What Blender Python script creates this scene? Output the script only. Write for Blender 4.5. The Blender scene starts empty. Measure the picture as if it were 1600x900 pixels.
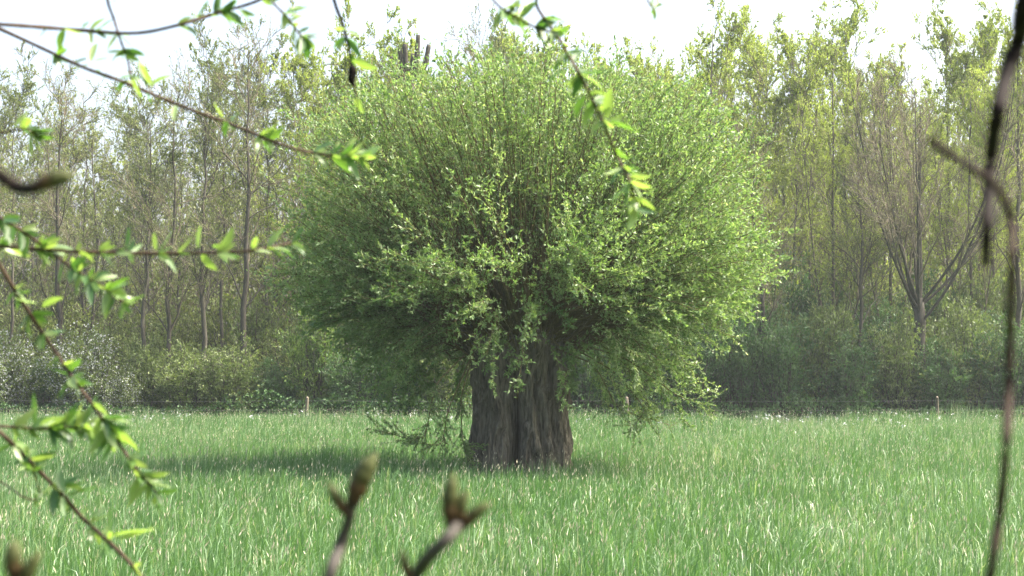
import bpy, math, random
import numpy as np
from mathutils import Vector

random.seed(7)
rng = np.random.default_rng(11)
scn = bpy.context.scene
COL = scn.collection
R = math.radians

# ------------------------------------------------------------------ camera
CAM_Z, PITCH, FPX = 1.8, math.atan(125 / 2500), 2500.0
cam_d = bpy.data.cameras.new("camera")
cam_d.sensor_width = 36
cam_d.lens = 36 * FPX / 1600
cam_d.clip_start, cam_d.clip_end = 0.05, 3000
cam_d.dof.use_dof = True
cam_d.dof.focus_distance = 25.0
cam_d.dof.aperture_fstop = 11.5
cam = bpy.data.objects.new("camera", cam_d)
cam.location = (0, 0, CAM_Z)
cam.rotation_euler = (R(90) + PITCH, 0, 0)
COL.objects.link(cam)
scn.camera = cam

# ------------------------------------------------------------------ sky and sun
SUN_EL, SUN_AZ = 53.0, 86.0          # azimuth in degrees clockwise from +Y (view direction)
w = bpy.data.worlds.new("World")
scn.world = w
w.use_nodes = True
nt = w.node_tree
sky = nt.nodes.new("ShaderNodeTexSky")
sky.sky_type = 'NISHITA'
sky.sun_disc = False
sky.sun_elevation = R(SUN_EL)
sky.sun_rotation = R(SUN_AZ)
sky.air_density = 1.0
sky.dust_density = 8.0
sky.ozone_density = 0.3
bg = nt.nodes["Background"]
bg.inputs["Strength"].default_value = 0.15
nt.links.new(sky.outputs[0], bg.inputs[0])
sd = bpy.data.lights.new("sun", 'SUN')
sd.energy = 3.5
sd.angle = R(1.5)
sd.color = (1.0, 0.955, 0.87)
sun = bpy.data.objects.new("sun", sd)
sv = Vector((math.sin(R(SUN_AZ)) * math.cos(R(SUN_EL)), math.cos(R(SUN_AZ)) * math.cos(R(SUN_EL)), math.sin(R(SUN_EL))))
sun.rotation_euler = sv.to_track_quat('Z', 'Y').to_euler()
sun.location = (20, -5, 30)
COL.objects.link(sun)

scn.view_settings.view_transform = 'Standard'
scn.view_settings.look = 'None'
scn.view_settings.gamma = 1
scn.view_settings.exposure = 2.13
scn.cycles.use_denoising = True
scn.cycles.max_bounces = 8
scn.cycles.diffuse_bounces = 4
scn.cycles.transmission_bounces = 6
scn.cycles.use_adaptive_sampling = False

# ------------------------------------------------------------------ helpers
def link(o, parent=None):
    COL.objects.link(o)
    if parent is not None:
        o.parent = parent
    return o

def tag(o, label=None, cat=None, group=None, kind=None):
    if label: o["label"] = label
    if cat: o["category"] = cat
    if group: o["group"] = group
    if kind: o["kind"] = kind
    return o

def empty(name, loc, label, cat, group=None):
    o = bpy.data.objects.new(name, None)
    o.location = loc
    o.empty_display_size = 0.1
    link(o)
    return tag(o, label, cat, group)

class MB:
    """collects vertex / face arrays; build() links them as one mesh object"""
    def __init__(s):
        s.v, s.f3, s.f4, s.t, s.m3, s.m4, s.n = [], [], [], [], [], [], 0
    def add(s, v, f3=None, f4=None, tint=None, mat=0):
        v = np.asarray(v, dtype=np.float32).reshape(-1, 3)
        s.v.append(v)
        s.t.append(np.full(len(v), 0.5, np.float32) if tint is None else np.asarray(tint, np.float32).reshape(-1))
        if f3 is not None and len(f3):
            s.f3.append(np.asarray(f3, np.int64) + s.n); s.m3.append(np.full(len(f3), mat, np.int32))
        if f4 is not None and len(f4):
            s.f4.append(np.asarray(f4, np.int64) + s.n); s.m4.append(np.full(len(f4), mat, np.int32))
        s.n += len(v)
    def mesh(s, name, mats, smooth=False):
        me = bpy.data.meshes.new(name)
        v = np.concatenate(s.v)
        f3 = np.concatenate(s.f3) if s.f3 else np.zeros((0, 3), np.int64)
        f4 = np.concatenate(s.f4) if s.f4 else np.zeros((0, 4), np.int64)
        mi = np.concatenate(s.m3 + s.m4) if (s.m3 or s.m4) else np.zeros(0, np.int32)
        me.vertices.add(len(v)); me.vertices.foreach_set("co", v.ravel())
        loops = np.concatenate([f3.ravel(), f4.ravel()]).astype(np.int32)
        me.loops.add(len(loops)); me.loops.foreach_set("vertex_index", loops)
        tot = np.concatenate([np.full(len(f3), 3), np.full(len(f4), 4)]).astype(np.int32)
        st = np.concatenate([[0], np.cumsum(tot)[:-1]]).astype(np.int32)
        me.polygons.add(len(tot)); me.polygons.foreach_set("loop_start", st); me.polygons.foreach_set("loop_total", tot)
        me.polygons.foreach_set("material_index", mi)
        if smooth:
            me.polygons.foreach_set("use_smooth", np.ones(len(tot), bool))
        me.update(calc_edges=True)
        a = me.attributes.new("tint", 'FLOAT', 'POINT')
        a.data.foreach_set("value", np.concatenate(s.t))
        for m in (mats if isinstance(mats, (list, tuple)) else [mats]):
            me.materials.append(m)
        return me
    def build(s, name, mats, parent=None, smooth=False, kind=None):
        o = bpy.data.objects.new(name, s.mesh(name, mats, smooth))
        link(o, parent)
        if kind: o["kind"] = kind
        return o

def norm(a):
    return a / np.maximum(np.linalg.norm(a, axis=-1, keepdims=True), 1e-9)

def tubes(mb, pts, rad, k=5, tint=None, mat=0, cap=True):
    """pts (M,n,3), rad (M,n): M tapered tubes of k sides"""
    pts = np.asarray(pts, float); rad = np.asarray(rad, float)
    M, n, _ = pts.shape
    T = norm(np.gradient(pts, axis=1))
    ref = np.where(np.abs(T.mean(1, keepdims=True)[..., 2:3]) > 0.8, np.array([1.0, 0.13, 0.07]), np.array([0.05, 0.1, 1.0]))
    U = norm(np.cross(T, np.broadcast_to(ref, T.shape)))
    V = np.cross(T, U)
    a = np.arange(k) * 2 * np.pi / k
    ring = (U[:, :, None] * np.cos(a)[None, None, :, None] + V[:, :, None] * np.sin(a)[None, None, :, None])
    v = pts[:, :, None] + ring * rad[:, :, None, None]
    idx = np.arange(M * n * k).reshape(M, n, k)
    q = np.stack([idx[:, :-1, :], np.roll(idx, -1, 2)[:, :-1, :], np.roll(idx, -1, 2)[:, 1:, :], idx[:, 1:, :]], -1).reshape(-1, 4)
    f3 = None
    if cap and k == 3:
        f3 = np.concatenate([idx[:, -1, :], ]).reshape(-1, 3)
    elif cap:
        e = idx[:, -1, :]
        f3 = np.concatenate([np.stack([e[:, 0], e[:, i], e[:, i + 1]], -1) for i in range(1, k - 1)])
    tt = None
    if tint is not None:
        tt = np.repeat(np.asarray(tint, float).reshape(M, 1), n * k, 1).ravel()
    mb.add(v.reshape(-1, 3), f3, q, tt, mat)

def leaves(mb, pos, dirs, ln, wd, tint, mat=0, normal=None):
    """small folded rhombic leaves, two triangles each"""
    N = len(pos)
    d = norm(dirs)
    r = rng.normal(size=(N, 3)) if normal is None else normal
    s = norm(np.cross(d, r))
    nn = np.cross(s, d)
    ln = np.asarray(ln).reshape(-1, 1); wd = np.asarray(wd).reshape(-1, 1)
    a = pos
    m = pos + d * ln * 0.45 + nn * wd * 0.25
    b = m + s * wd * 0.5
    c = pos + d * ln - nn * wd * 0.2
    e = m - s * wd * 0.5
    v = np.stack([a, b, c, e], 1).reshape(-1, 3)
    i = np.arange(N)[:, None] * 4
    f3 = np.concatenate([i + np.array([0, 1, 2]), i + np.array([0, 2, 3])])
    mb.add(v, f3, None, np.repeat(tint, 4), mat)

def sample_line(pts, par, t):
    n = pts.shape[1]
    x = np.clip(t, 0, 1) * (n - 1)
    i = np.minimum(x.astype(int), n - 2); f = (x - i)[:, None]
    a, b = pts[par, i], pts[par, i + 1]
    return a + (b - a) * f, norm(b - a)

def grow(pts, length, k, t0, t1, ang, lf, npts, up=0.0, wob=0.06, taper_t=0.6, tpow=1.0):
    """k children per polyline"""
    M = len(pts)
    par = np.repeat(np.arange(M), k)
    N = len(par)
    t = t0 + (t1 - t0) * rng.random(N) ** tpow
    p, T = sample_line(pts, par, t)
    perp = norm(np.cross(T, rng.normal(size=(N, 3))))
    A = np.radians(rng.normal(ang[0], ang[1], N))[:, None]
    d = T * np.cos(A) + perp * np.sin(A)
    d[:, 2] += up
    d = norm(d)
    L = length[par] * lf * (1 - taper_t * t) * rng.uniform(0.6, 1.25, N)
    s = np.linspace(0, 1, npts)[None, :, None]
    w_ = np.cumsum(rng.normal(size=(N, npts, 3)), 1) * wob
    w_ -= w_[:, :1]
    P = p[:, None] + L[:, None, None] * (d[:, None] * s + w_ * s + np.array([0, 0, 1.0]) * up * 0.5 * s * s)
    return P, L, par, t

def vnoise(x, y, seed=0):
    """smooth 2D value noise in 0..1"""
    g = np.random.default_rng(seed).random((64, 64))
    xi, yi = np.floor(x).astype(int), np.floor(y).astype(int)
    fx, fy = x - xi, y - yi
    fx, fy = fx * fx * (3 - 2 * fx), fy * fy * (3 - 2 * fy)
    g0, g1 = g[xi % 64, yi % 64], g[(xi + 1) % 64, yi % 64]
    g2, g3 = g[xi % 64, (yi + 1) % 64], g[(xi + 1) % 64, (yi + 1) % 64]
    return (g0 * (1 - fx) + g1 * fx) * (1 - fy) + (g2 * (1 - fx) + g3 * fx) * fy

# ------------------------------------------------------------------ materials
def mat_new(name):
    m = bpy.data.materials.new(name); m.use_nodes = True
    n = m.node_tree; b = n.nodes["Principled BSDF"]
    return m, n, b

def ramp(n, cols):
    r = n.nodes.new("ShaderNodeValToRGB")
    el = r.color_ramp.elements
    while len(el) < len(cols): el.new(0.5)
    for e, (p, c) in zip(el, cols):
        e.position = p; e.color = (*c, 1)
    return r

def leaf_mat(name, cols, trans=0.4, rough=0.5, spec=0.35, tcol=(1.15, 1.2, 0.6)):
    m, n, b = mat_new(name)
    at = n.nodes.new("ShaderNodeAttribute"); at.attribute_name = "tint"
    r = ramp(n, cols)
    n.links.new(at.outputs["Fac"], r.inputs[0])
    n.links.new(r.outputs[0], b.inputs["Base Color"])
    b.inputs["Roughness"].default_value = rough
    b.inputs["Specular IOR Level"].default_value = spec
    tr = n.nodes.new("ShaderNodeBsdfTranslucent")
    mx = n.nodes.new("ShaderNodeMix"); mx.data_type = 'RGBA'; mx.blend_type = 'MULTIPLY'
    mx.inputs[0].default_value = 1.0
    n.links.new(r.outputs[0], mx.inputs[6]); mx.inputs[7].default_value = (*tcol, 1)
    n.links.new(mx.outputs[2], tr.inputs[0])
    ms = n.nodes.new("ShaderNodeMixShader"); ms.inputs[0].default_value = trans
    n.links.new(b.outputs[0], ms.inputs[1]); n.links.new(tr.outputs[0], ms.inputs[2])
    n.links.new(ms.outputs[0], n.nodes["Material Output"].inputs[0])
    return m

def bark_mat(name, c0, c1, scale=(8, 8, 1.5), bump=0.4, dist=0.02, rough=0.9):
    m, n, b = mat_new(name)
    tc = n.nodes.new("ShaderNodeTexCoord")
    mp = n.nodes.new("ShaderNodeMapping"); mp.inputs["Scale"].default_value = scale
    ns = n.nodes.new("ShaderNodeTexNoise"); ns.inputs["Scale"].default_value = 3.0
    ns.inputs["Detail"].default_value = 8; ns.inputs["Roughness"].default_value = 0.65
    n.links.new(tc.outputs["Object"], mp.inputs[0]); n.links.new(mp.outputs[0], ns.inputs[0])
    r = ramp(n, [(0.32, c0), (0.7, c1)])
    n.links.new(ns.outputs[0], r.inputs[0]); n.links.new(r.outputs[0], b.inputs["Base Color"])
    bp = n.nodes.new("ShaderNodeBump"); bp.inputs["Strength"].default_value = bump; bp.inputs["Distance"].default_value = dist
    n.links.new(ns.outputs[0], bp.inputs["Height"]); n.links.new(bp.outputs[0], b.inputs["Normal"])
    b.inputs["Roughness"].default_value = rough
    b.inputs["Specular IOR Level"].default_value = 0.08
    return m

M_WLEAF = leaf_mat("willow_leaf", [(0.0, (0.088, 0.17, 0.05)), (0.45, (0.165, 0.258, 0.092)), (0.8, (0.25, 0.34, 0.15)), (1.0, (0.41, 0.46, 0.27))], 0.48, rough=0.42, spec=0.5)
M_WSHOOT = bark_mat("willow_shoot_bark", (0.07, 0.064, 0.026), (0.14, 0.115, 0.055), (20, 20, 4), 0.2, 0.003)
M_WBARK = bark_mat("willow_bark", (0.042, 0.037, 0.027), (0.24, 0.215, 0.165), (7, 7, 1.0), 1.0, 0.09)
M_BARKD = bark_mat("dark_tree_bark", (0.028, 0.026, 0.02), (0.08, 0.072, 0.058), (8, 8, 2))
M_BARKG = bark_mat("grey_tree_bark", (0.042, 0.039, 0.03), (0.115, 0.105, 0.08), (8, 8, 2))
M_TWIGB = bark_mat("brown_twig_bark", (0.085, 0.073, 0.05), (0.165, 0.14, 0.10), (4, 4, 2), 0.1, 0.005)
M_LOLIVE = leaf_mat("olive_young_leaf", [(0, (0.09, 0.12, 0.035)), (0.6, (0.165, 0.205, 0.065)), (1, (0.29, 0.31, 0.14))], 0.4)
M_LYEL = leaf_mat("yellow_green_young_leaf", [(0, (0.14, 0.19, 0.035)), (0.6, (0.27, 0.335, 0.075)), (1, (0.42, 0.46, 0.18))], 0.5)
M_LGREEN = leaf_mat("shrub_green_leaf", [(0, (0.035, 0.085, 0.03)), (0.6, (0.075, 0.145, 0.045)), (1, (0.15, 0.22, 0.08))], 0.35)
M_LMID = leaf_mat("shrub_mid_leaf", [(0, (0.075, 0.11, 0.035)), (0.6, (0.14, 0.19, 0.06)), (1, (0.25, 0.29, 0.12))], 0.4)
M_LLIME = leaf_mat('lime_green_leaf', [(0, (0.075, 0.13, 0.03)), (0.6, (0.14, 0.215, 0.05)), (1, (0.25, 0.31, 0.11))], 0.42)
M_BLOSSOM = leaf_mat("white_blossom", [(0, (0.26, 0.28, 0.25)), (0.5, (0.40, 0.43, 0.40)), (1, (0.62, 0.63, 0.61))], 0.3, tcol=(1, 1, 1))
M_GRASS = leaf_mat("grass_blade", [(0.0, (0.055, 0.13, 0.034)), (0.5, (0.104, 0.188, 0.074)), (0.78, (0.155, 0.235, 0.12)), (0.9, (0.23, 0.29, 0.17)), (1.0, (0.34, 0.36, 0.25))], 0.38, rough=0.42, spec=0.4, tcol=(1.1, 1.2, 0.6))
M_SEED = leaf_mat("grass_seed_head", [(0, (0.28, 0.27, 0.17)), (1, (0.5, 0.48, 0.36))], 0.3, tcol=(1, 1, .9))
M_FLEAF = leaf_mat("twig_leaf", [(0.0, (0.05, 0.115, 0.035)), (0.5, (0.105, 0.185, 0.05)), (1.0, (0.22, 0.28, 0.12))], 0.45, rough=0.38, spec=0.6, tcol=(1.25, 1.4, 0.5))
M_FTWIG = bark_mat("foreground_twig_bark", (0.022, 0.015, 0.010), (0.062, 0.040, 0.024), (60, 60, 60), 0.3, 0.0005, 0.6)
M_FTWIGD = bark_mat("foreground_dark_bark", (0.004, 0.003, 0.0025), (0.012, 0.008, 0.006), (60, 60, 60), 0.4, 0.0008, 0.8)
M_FTWIGG = bark_mat("foreground_grey_bark", (0.026, 0.024, 0.020), (0.055, 0.050, 0.043), (60, 60, 60), 0.4, 0.0006, 0.8)
M_FTWIGG2 = bark_mat('foreground_brown_bark', (0.014, 0.010, 0.007), (0.036, 0.025, 0.018), (60, 60, 60), 0.5, 0.0008, 0.85)
M_WOOD = bark_mat("post_wood", (0.085, 0.075, 0.055), (0.18, 0.155, 0.115), (12, 12, 2), 0.4, 0.01)
m, n, b = mat_new("fence_wire"); b.inputs["Base Color"].default_value = (0.16, 0.16, 0.155, 1); b.inputs["Metallic"].default_value = 0.5; b.inputs["Roughness"].default_value = 0.7
M_WIRE = m

def bud_mat():
    m, n, b = mat_new("bud_scales")
    at = n.nodes.new("ShaderNodeAttribute"); at.attribute_name = "tint"
    r = ramp(n, [(0.0, (0.016, 0.011, 0.007)), (0.3, (0.045, 0.026, 0.011)), (0.55, (0.032, 0.036, 0.011)), (1.0, (0.06, 0.07, 0.024))])
    n.links.new(at.outputs["Fac"], r.inputs[0]); n.links.new(r.outputs[0], b.inputs["Base Color"])
    b.inputs["Roughness"].default_value = 0.6
    b.inputs["Specular IOR Level"].default_value = 0.12
    return m
M_BUD = bud_mat()

def ground_mat(name, c0, c1, scale=0.6):
    m, n, b = mat_new(name)
    tc = n.nodes.new("ShaderNodeTexCoord")
    ns = n.nodes.new("ShaderNodeTexNoise"); ns.inputs["Scale"].default_value = scale; ns.inputs["Detail"].default_value = 10
    n.links.new(tc.outputs["Object"], ns.inputs[0])
    r = ramp(n, [(0.3, c0), (0.7, c1)])
    n.links.new(ns.outputs[0], r.inputs[0]); n.links.new(r.outputs[0], b.inputs["Base Color"])
    b.inputs["Roughness"].default_value = 1.0
    b.inputs["Specular IOR Level"].default_value = 0.1
    bp = n.nodes.new("ShaderNodeBump"); bp.inputs["Strength"].default_value = 0.6; bp.inputs["Distance"].default_value = 0.1
    n.links.new(ns.outputs[0], bp.inputs["Height"]); n.links.new(bp.outputs[0], b.inputs["Normal"])
    return m

# ------------------------------------------------------------------ ground
def ground_z(x, y):
    return (vnoise(x * 0.35 + 100, y * 0.35 + 100, 3) - 0.5) * 0.10 + (vnoise(x * 0.09 + 50, y * 0.09 + 50, 4) - 0.5) * 0.12

gx = np.concatenate([[-140, -90, -60], np.linspace(-32, 32, 97), [60, 90, 140]])
gy = np.concatenate([[-30, -15], np.linspace(-4, 60, 97), [75, 100, 150, 200]])
X, Y = np.meshgrid(gx, gy, indexing='ij')
inside = (np.abs(X) <= 32) & (Y >= -4) & (Y <= 60)
Z = np.where(inside, ground_z(X, Y), 0.0)
gm = MB()
idx = np.arange(X.size).reshape(X.shape)
q = np.stack([idx[:-1, :-1], idx[1:, :-1], idx[1:, 1:], idx[:-1, 1:]], -1).reshape(-1, 4)
gm.add(np.stack([X, Y, Z], -1).reshape(-1, 3), None, q)
go = gm.build("meadow_ground", ground_mat("meadow_soil_shade", (0.03, 0.055, 0.018), (0.06, 0.10, 0.03)), smooth=True)  # shade between the blades is put into this dark soil and thatch colour
tag(go, kind="structure")
fm = MB()
fx, fy = np.linspace(-60, 60, 41), np.linspace(51.2, 110, 21)
X, Y = np.meshgrid(fx, fy, indexing='ij')
Z = 0.11 + 0.08 * vnoise(X * .4 + 90, Y * .4 + 30, 8)
idx = np.arange(X.size).reshape(X.shape)
q = np.stack([idx[:-1, :-1], idx[1:, :-1], idx[1:, 1:], idx[:-1, 1:]], -1).reshape(-1, 4)
fm.add(np.stack([X, Y, Z], -1).reshape(-1, 3), None, q)
tag(fm.build("woodland_ground", ground_mat("leaf_litter", (0.03, 0.024, 0.015), (0.075, 0.06, 0.035), 2.0), smooth=True), kind="structure")

def px(x, y, d):
    """world point seen at photograph pixel (x, y) at depth d along the view axis"""
    cx, cy = (x - 800) / FPX * d, -(y - 450) / FPX * d
    s, c = math.sin(PITCH), math.cos(PITCH)
    return np.array([cx, d * c - cy * s, CAM_Z + d * s + cy * c])

# ------------------------------------------------------------------ meadow grass
def blades(mb, x, y, h, wd, tint, lean=0.45, flat=False):
    N = len(x)
    z = ground_z(x, y) - 0.01
    root = np.stack([x, y, z], -1)
    az = rng.uniform(0, 2 * np.pi, N)
    ln_ = np.abs(rng.normal(0.5, 0.4, N))[:, None] * lean
    # a light common lean towards the right, as after a breeze
    dirv = np.stack([np.cos(az) + .35, np.sin(az), np.zeros(N)], -1) * ln_
    fa = rng.uniform(0, np.pi, N)
    side = np.stack([np.cos(fa), np.sin(fa) * .6, np.zeros(N)], -1) * wd[:, None] * 0.5
    H = h[:, None]
    up = np.array([0, 0, 1.0])
    droop = np.minimum(ln_, .9)
    if flat:   # far blades keep one bend
        mm = root + up * H * 0.6 + dirv * H * 0.35
        tip = root + up * H * (1.02 - 0.45 * droop) + dirv * H * 1.1
        v = np.stack([root - side * .7, root + side * .7, mm + side, mm - side, tip], 1).reshape(-1, 3)
        i = np.arange(N)[:, None] * 5
        mb.add(v, i + np.array([3, 2, 4]), i + np.array([0, 1, 2, 3]), np.repeat(tint, 5))
        return tip
    m1 = root + up * H * 0.45 + dirv * H * 0.22
    m2 = root + up * H * (0.82 - .12 * droop) + dirv * H * 0.65
    tip = root + up * H * (1.02 - 0.45 * droop) + dirv * H * 1.25
    v = np.stack([root - side * .7, root + side * .7, m1 + side, m1 - side, m2 + side * .75, m2 - side * .75, tip], 1).reshape(-1, 3)
    i = np.arange(N)[:, None] * 7
    mb.add(v, i + np.array([5, 4, 6]), np.concatenate([i + np.array([0, 1, 2, 3]), i + np.array([3, 2, 4, 5])]), np.repeat(tint, 7))
    return tip

def scatter(N, d0, d1, power, margin=1.5):
    # density per square metre ~ d**-power, trapezoid seen by the camera plus a margin
    d = np.linspace(d0, d1, 400)
    wgt = d ** (1 - power) + 0
    c = np.cumsum(wgt * (0.66 * d + 2 * margin) / d); c /= c[-1]
    y = np.interp(rng.random(N), c, d)
    x = (rng.random(N) - 0.5) * (0.66 * y + 2 * margin)
    return x, y

mb = MB()
x, y = scatter(245000, 10.2, 51.3, 1.3)
patch = 0.6 * vnoise(x * 0.55 + 40, y * 0.35 + 40, 21) + 0.4 * vnoise(x * 1.9 + 10, y * 1.3 + 10, 22)
big = vnoise(x * 0.16 + 70, y * 0.2 + 20, 25)
h = (0.20 + 0.22 * patch + .10 * (vnoise(x * 3.1 + 500, y * 2.2 + 300, 27) > .74)) * rng.uniform(0.6, 1.4, len(x))
wd = (0.0058 + 0.00022 * y) * rng.uniform(0.7, 1.4, len(x))
t = 0.12 + 0.34 * (1 - patch) + 0.42 * (big - 0.5) + rng.normal(0, 0.16, len(x)) + 0.0035 * (y - 12)
pale = rng.random(len(x)) < (0.045 + 0.085 * (patch < 0.47))
t = np.where(pale, rng.uniform(0.85, 1.0, len(x)), np.clip(t, 0, 0.84))
trunk_clear = (x - 0.12) ** 2 + (y - 25) ** 2 > 0.62 ** 2
for far in (False, True):
    k = trunk_clear & ((y > 22) == far)
    blades(mb, x[k], y[k], h[k], wd[k], t[k], flat=far)
grass = mb.build("meadow_grass", M_GRASS, kind="stuff")
tag(grass, "tall uneven green meadow grass covering the whole field around the willow", "grass")
# flowering stalks with seed heads
mb = MB()
x, y = scatter(11000, 10.2, 51.2, 0.75)
h = rng.uniform(0.34, 0.58, len(x)) 
tip = blades(mb, x, y, h, 0.003 + 0.00008 * y, rng.uniform(0.8, 1.0, len(x)), 0.22, True)
d = norm(np.stack([rng.normal(0.15, .25, len(x)), rng.normal(0, .25, len(x)), np.ones(len(x))], -1))
hl = rng.uniform(0.03, 0.07, len(x))
leaves(mb, tip - d * hl[:, None] * .4, d, hl, 0.007 + 0.0002 * y, rng.random(len(x)), 1)
leaves(mb, tip - d * hl[:, None] * .4, d, hl, 0.007 + 0.0002 * y, rng.random(len(x)), 1)
o = mb.build("grass_seed_heads", [M_GRASS, M_SEED], kind="stuff")
tag(o, "thin pale flowering grass stalks standing above the meadow", "grass")
# small white flowers near the hedge
mb = MB()
x, y = scatter(330, 42, 50.8, 0.0)
k = vnoise(x * .5 + 60, y * .5 + 60, 31) > 0.5
x, y = x[k], y[k]
z = ground_z(x, y) + rng.uniform(0.28, 0.42, len(x))
p = np.stack([x, y, z], -1)
for _ in range(3):
    leaves(mb, p + rng.normal(0, .012, p.shape), rng.normal(size=p.shape), np.full(len(x), 0.06), np.full(len(x), .05), rng.random(len(x)))
tubes(mb, np.stack([p - [0, 0, .35], p], 1), np.full((len(x), 2), .004), 3, mat=1)
tag(mb.build("meadow_flowers", [M_BLOSSOM, M_GRASS], kind="stuff"), "tiny white flowers scattered at the far edge of the meadow", "flowers")

# ------------------------------------------------------------------ the pollard willow
WX, WY = 0.12, 25.0
willow = empty("pollard_willow", (WX, WY, 0), "big old pollard willow with thick furrowed trunk and wide round fresh green crown", "tree")
HEAD_Z = 2.25
def make_trunk():
    nu, nv = 320, 110
    u = np.linspace(0, 2 * np.pi, nu, endpoint=False)
    v = np.linspace(-0.02, 1, nv)
    U, V = np.meshgrid(u, v, indexing='ij')
    z = V * 2.45
    # profile: flared base, slight waist, swelling into the pollard head
    prof = np.interp(V, [0, 0.08, 0.2, 0.45, 0.7, 0.82, 0.92, 1.0], [0.86, 0.79, 0.735, 0.70, 0.73, 0.80, 0.80, 0.55])
    r = prof.copy()
    # deep vertical cleft at the camera side, left of the middle; others round the back
    def cleft(c, wdt, dep, wand=0.0, ph=0.0):
        cc = c + wand * np.sin(V * 5 + ph)
        a = (U - cc + np.pi) % (2 * np.pi) - np.pi
        return -dep * np.exp(-(a / wdt) ** 2)
    fade = np.clip((0.80 - V) * 6, 0, 1)
    r += cleft(1.5 * np.pi - 0.16, 0.11, 0.46, 0.05, 0.4) * fade
    r += cleft(1.5 * np.pi - 0.16, 0.36, 0.08) * fade
    r += cleft(1.5 * np.pi + 0.42, 0.06, 0.12, 0.12, 1.2) * fade
    r += cleft(1.5 * np.pi + 0.80, 0.07, 0.16, 0.10, 2.0)
    r += cleft(1.5 * np.pi + 1.15, 0.06, 0.08, 0.09, 0.3)
    r += cleft(1.5 * np.pi - 0.9, 0.09, 0.05, 0.12, 3.0)
    r += cleft(0.4, 0.15, 0.12, 0.05); r += cleft(1.6, 0.2, 0.15, 0.08); r += cleft(2.8, 0.15, 0.1, 0.05)
    # bark ridges: vertically stretched ridged noise
    uu = U / (2 * np.pi) * 64
    wav = 1.1 * vnoise(uu * 0.5, V * 7 + 3, 41) + 0.5 * vnoise(uu, V * 16, 42)
    rid = 1 - np.abs(2 * vnoise((uu * 0.5 + wav) * 1.0, V * 2.3, 43) - 1)
    rid2 = 1 - np.abs(2 * vnoise((uu + wav * 1.4) * 1.0, V * 5, 44) - 1)
    rough = np.interp(np.cos(U - (1.5 * np.pi + 0.7)), [-1, 0.2, 1], [0.6, 0.7, 1.25])
    r += (rid ** 1.5 - 0.5) * 0.15 * rough + (rid2 - 0.5) * 0.07 * rough
    rid3 = 1 - np.abs(2 * vnoise((uu * 2 + wav * 2.2) % 64, V * 6.5, 47) - 1)
    r += (rid3 - .5) * .05 * rough
    r += np.clip((.16 - V) / .16, 0, 1) ** 2 * (.04 + .14 * vnoise(U / (2 * np.pi) * 64 * .16 % 64, V * 0 + 5, 49))
    # lumps of the pollard head
    r += np.clip((V - 0.7) * 4, 0, 1) * (vnoise(U / (2 * np.pi) * 64 * .2, V * 9, 45) - .45) * 0.35
    r *= np.where(V > .97, 0.97, 1)
    lean = 0.06 * V
    xx = r * np.cos(U) + lean - 0.02
    yy = r * np.sin(U) * 0.95
    mbt = MB()
    P = np.stack([xx, yy, z], -1)
    ii = np.arange(nu * nv).reshape(nu, nv)
    ir = np.roll(ii, -1, 0)
    q = np.stack([ii[:, :-1], ir[:, :-1], ir[:, 1:], ii[:, 1:]], -1).reshape(-1, 4)
    mbt.add(P.reshape(-1, 3), None, q)
    c = nu * nv
    mbt.add([[0.04, 0, 2.52]])
    top = ii[:, -1]
    mbt.f3.append(np.stack([top, np.roll(top, -1), np.full(nu, c)], -1)); mbt.m3.append(np.zeros(nu, np.int32))
    mbt.build("trunk", M_WBARK, willow, smooth=True)
make_trunk()
# thick old limbs growing out of the head
def limb_tube(parent, p, r, mat, name="limb", k=9, nn=14):
    p = np.asarray(p, float)
    s = np.linspace(0, len(p) - 1, nn)
    P = np.stack([np.interp(s, np.arange(len(p)), p[:, i]) for i in range(3)], -1)
    P[1:-1] = (P[:-2] + 2 * P[1:-1] + P[2:]) / 4
    Rr = np.interp(s, np.arange(len(p)), r) * rng.uniform(0.88, 1.14, nn)
    mbl = MB(); tubes(mbl, P[None], Rr[None], k)
    return mbl.build(name, mat, parent, smooth=True)
for az, ln_, el in [(-97, .6, 50), (-25, 1.1, 35), (-150, 1.05, 32), (20, .9, 45), (75, 1, 35), (130, .9, 40), (-115, .8, 60), (-55, .85, 62), (175, .8, 45)]:
    a, e = R(az), R(el)
    d = np.array([math.cos(a) * math.cos(e), math.sin(a) * math.cos(e), math.sin(e)])
    p0 = np.array([0.04, 0, 2.0]) + d * [0.35, 0.35, 0.1]
    p1 = p0 + d * ln_ * .5 + rng.normal(0, .06, 3)
    p2 = p0 + d * ln_ + np.array([0, 0, .2]) + rng.normal(0, .06, 3)
    limb_tube(willow, [p0, p1, p2], [0.20, 0.12, 0.035], M_WBARK)

def crown_radius(el, side):
    """el degrees above horizontal at crown centre; side -1 (left) .. 1 (right)"""
    E = [-90, -45, -33, -20, -7, 5, 13, 29, 45, 55, 65, 78, 90]
    Lf = [1.2, 2.1, 2.75, 2.9, 3.1, 3.6, 3.85, 4.3, 4.65, 4.65, 4.35, 4.05, 3.95]
    Rt = [1.2, 2.2, 3.1, 3.25, 3.4, 3.85, 4.15, 4.65, 4.65, 4.55, 4.35, 4.05, 3.95]
    l, r_ = np.interp(el, E, Lf), np.interp(el, E, Rt)
    return l + (r_ - l) * (side * .5 + .5)

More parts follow.
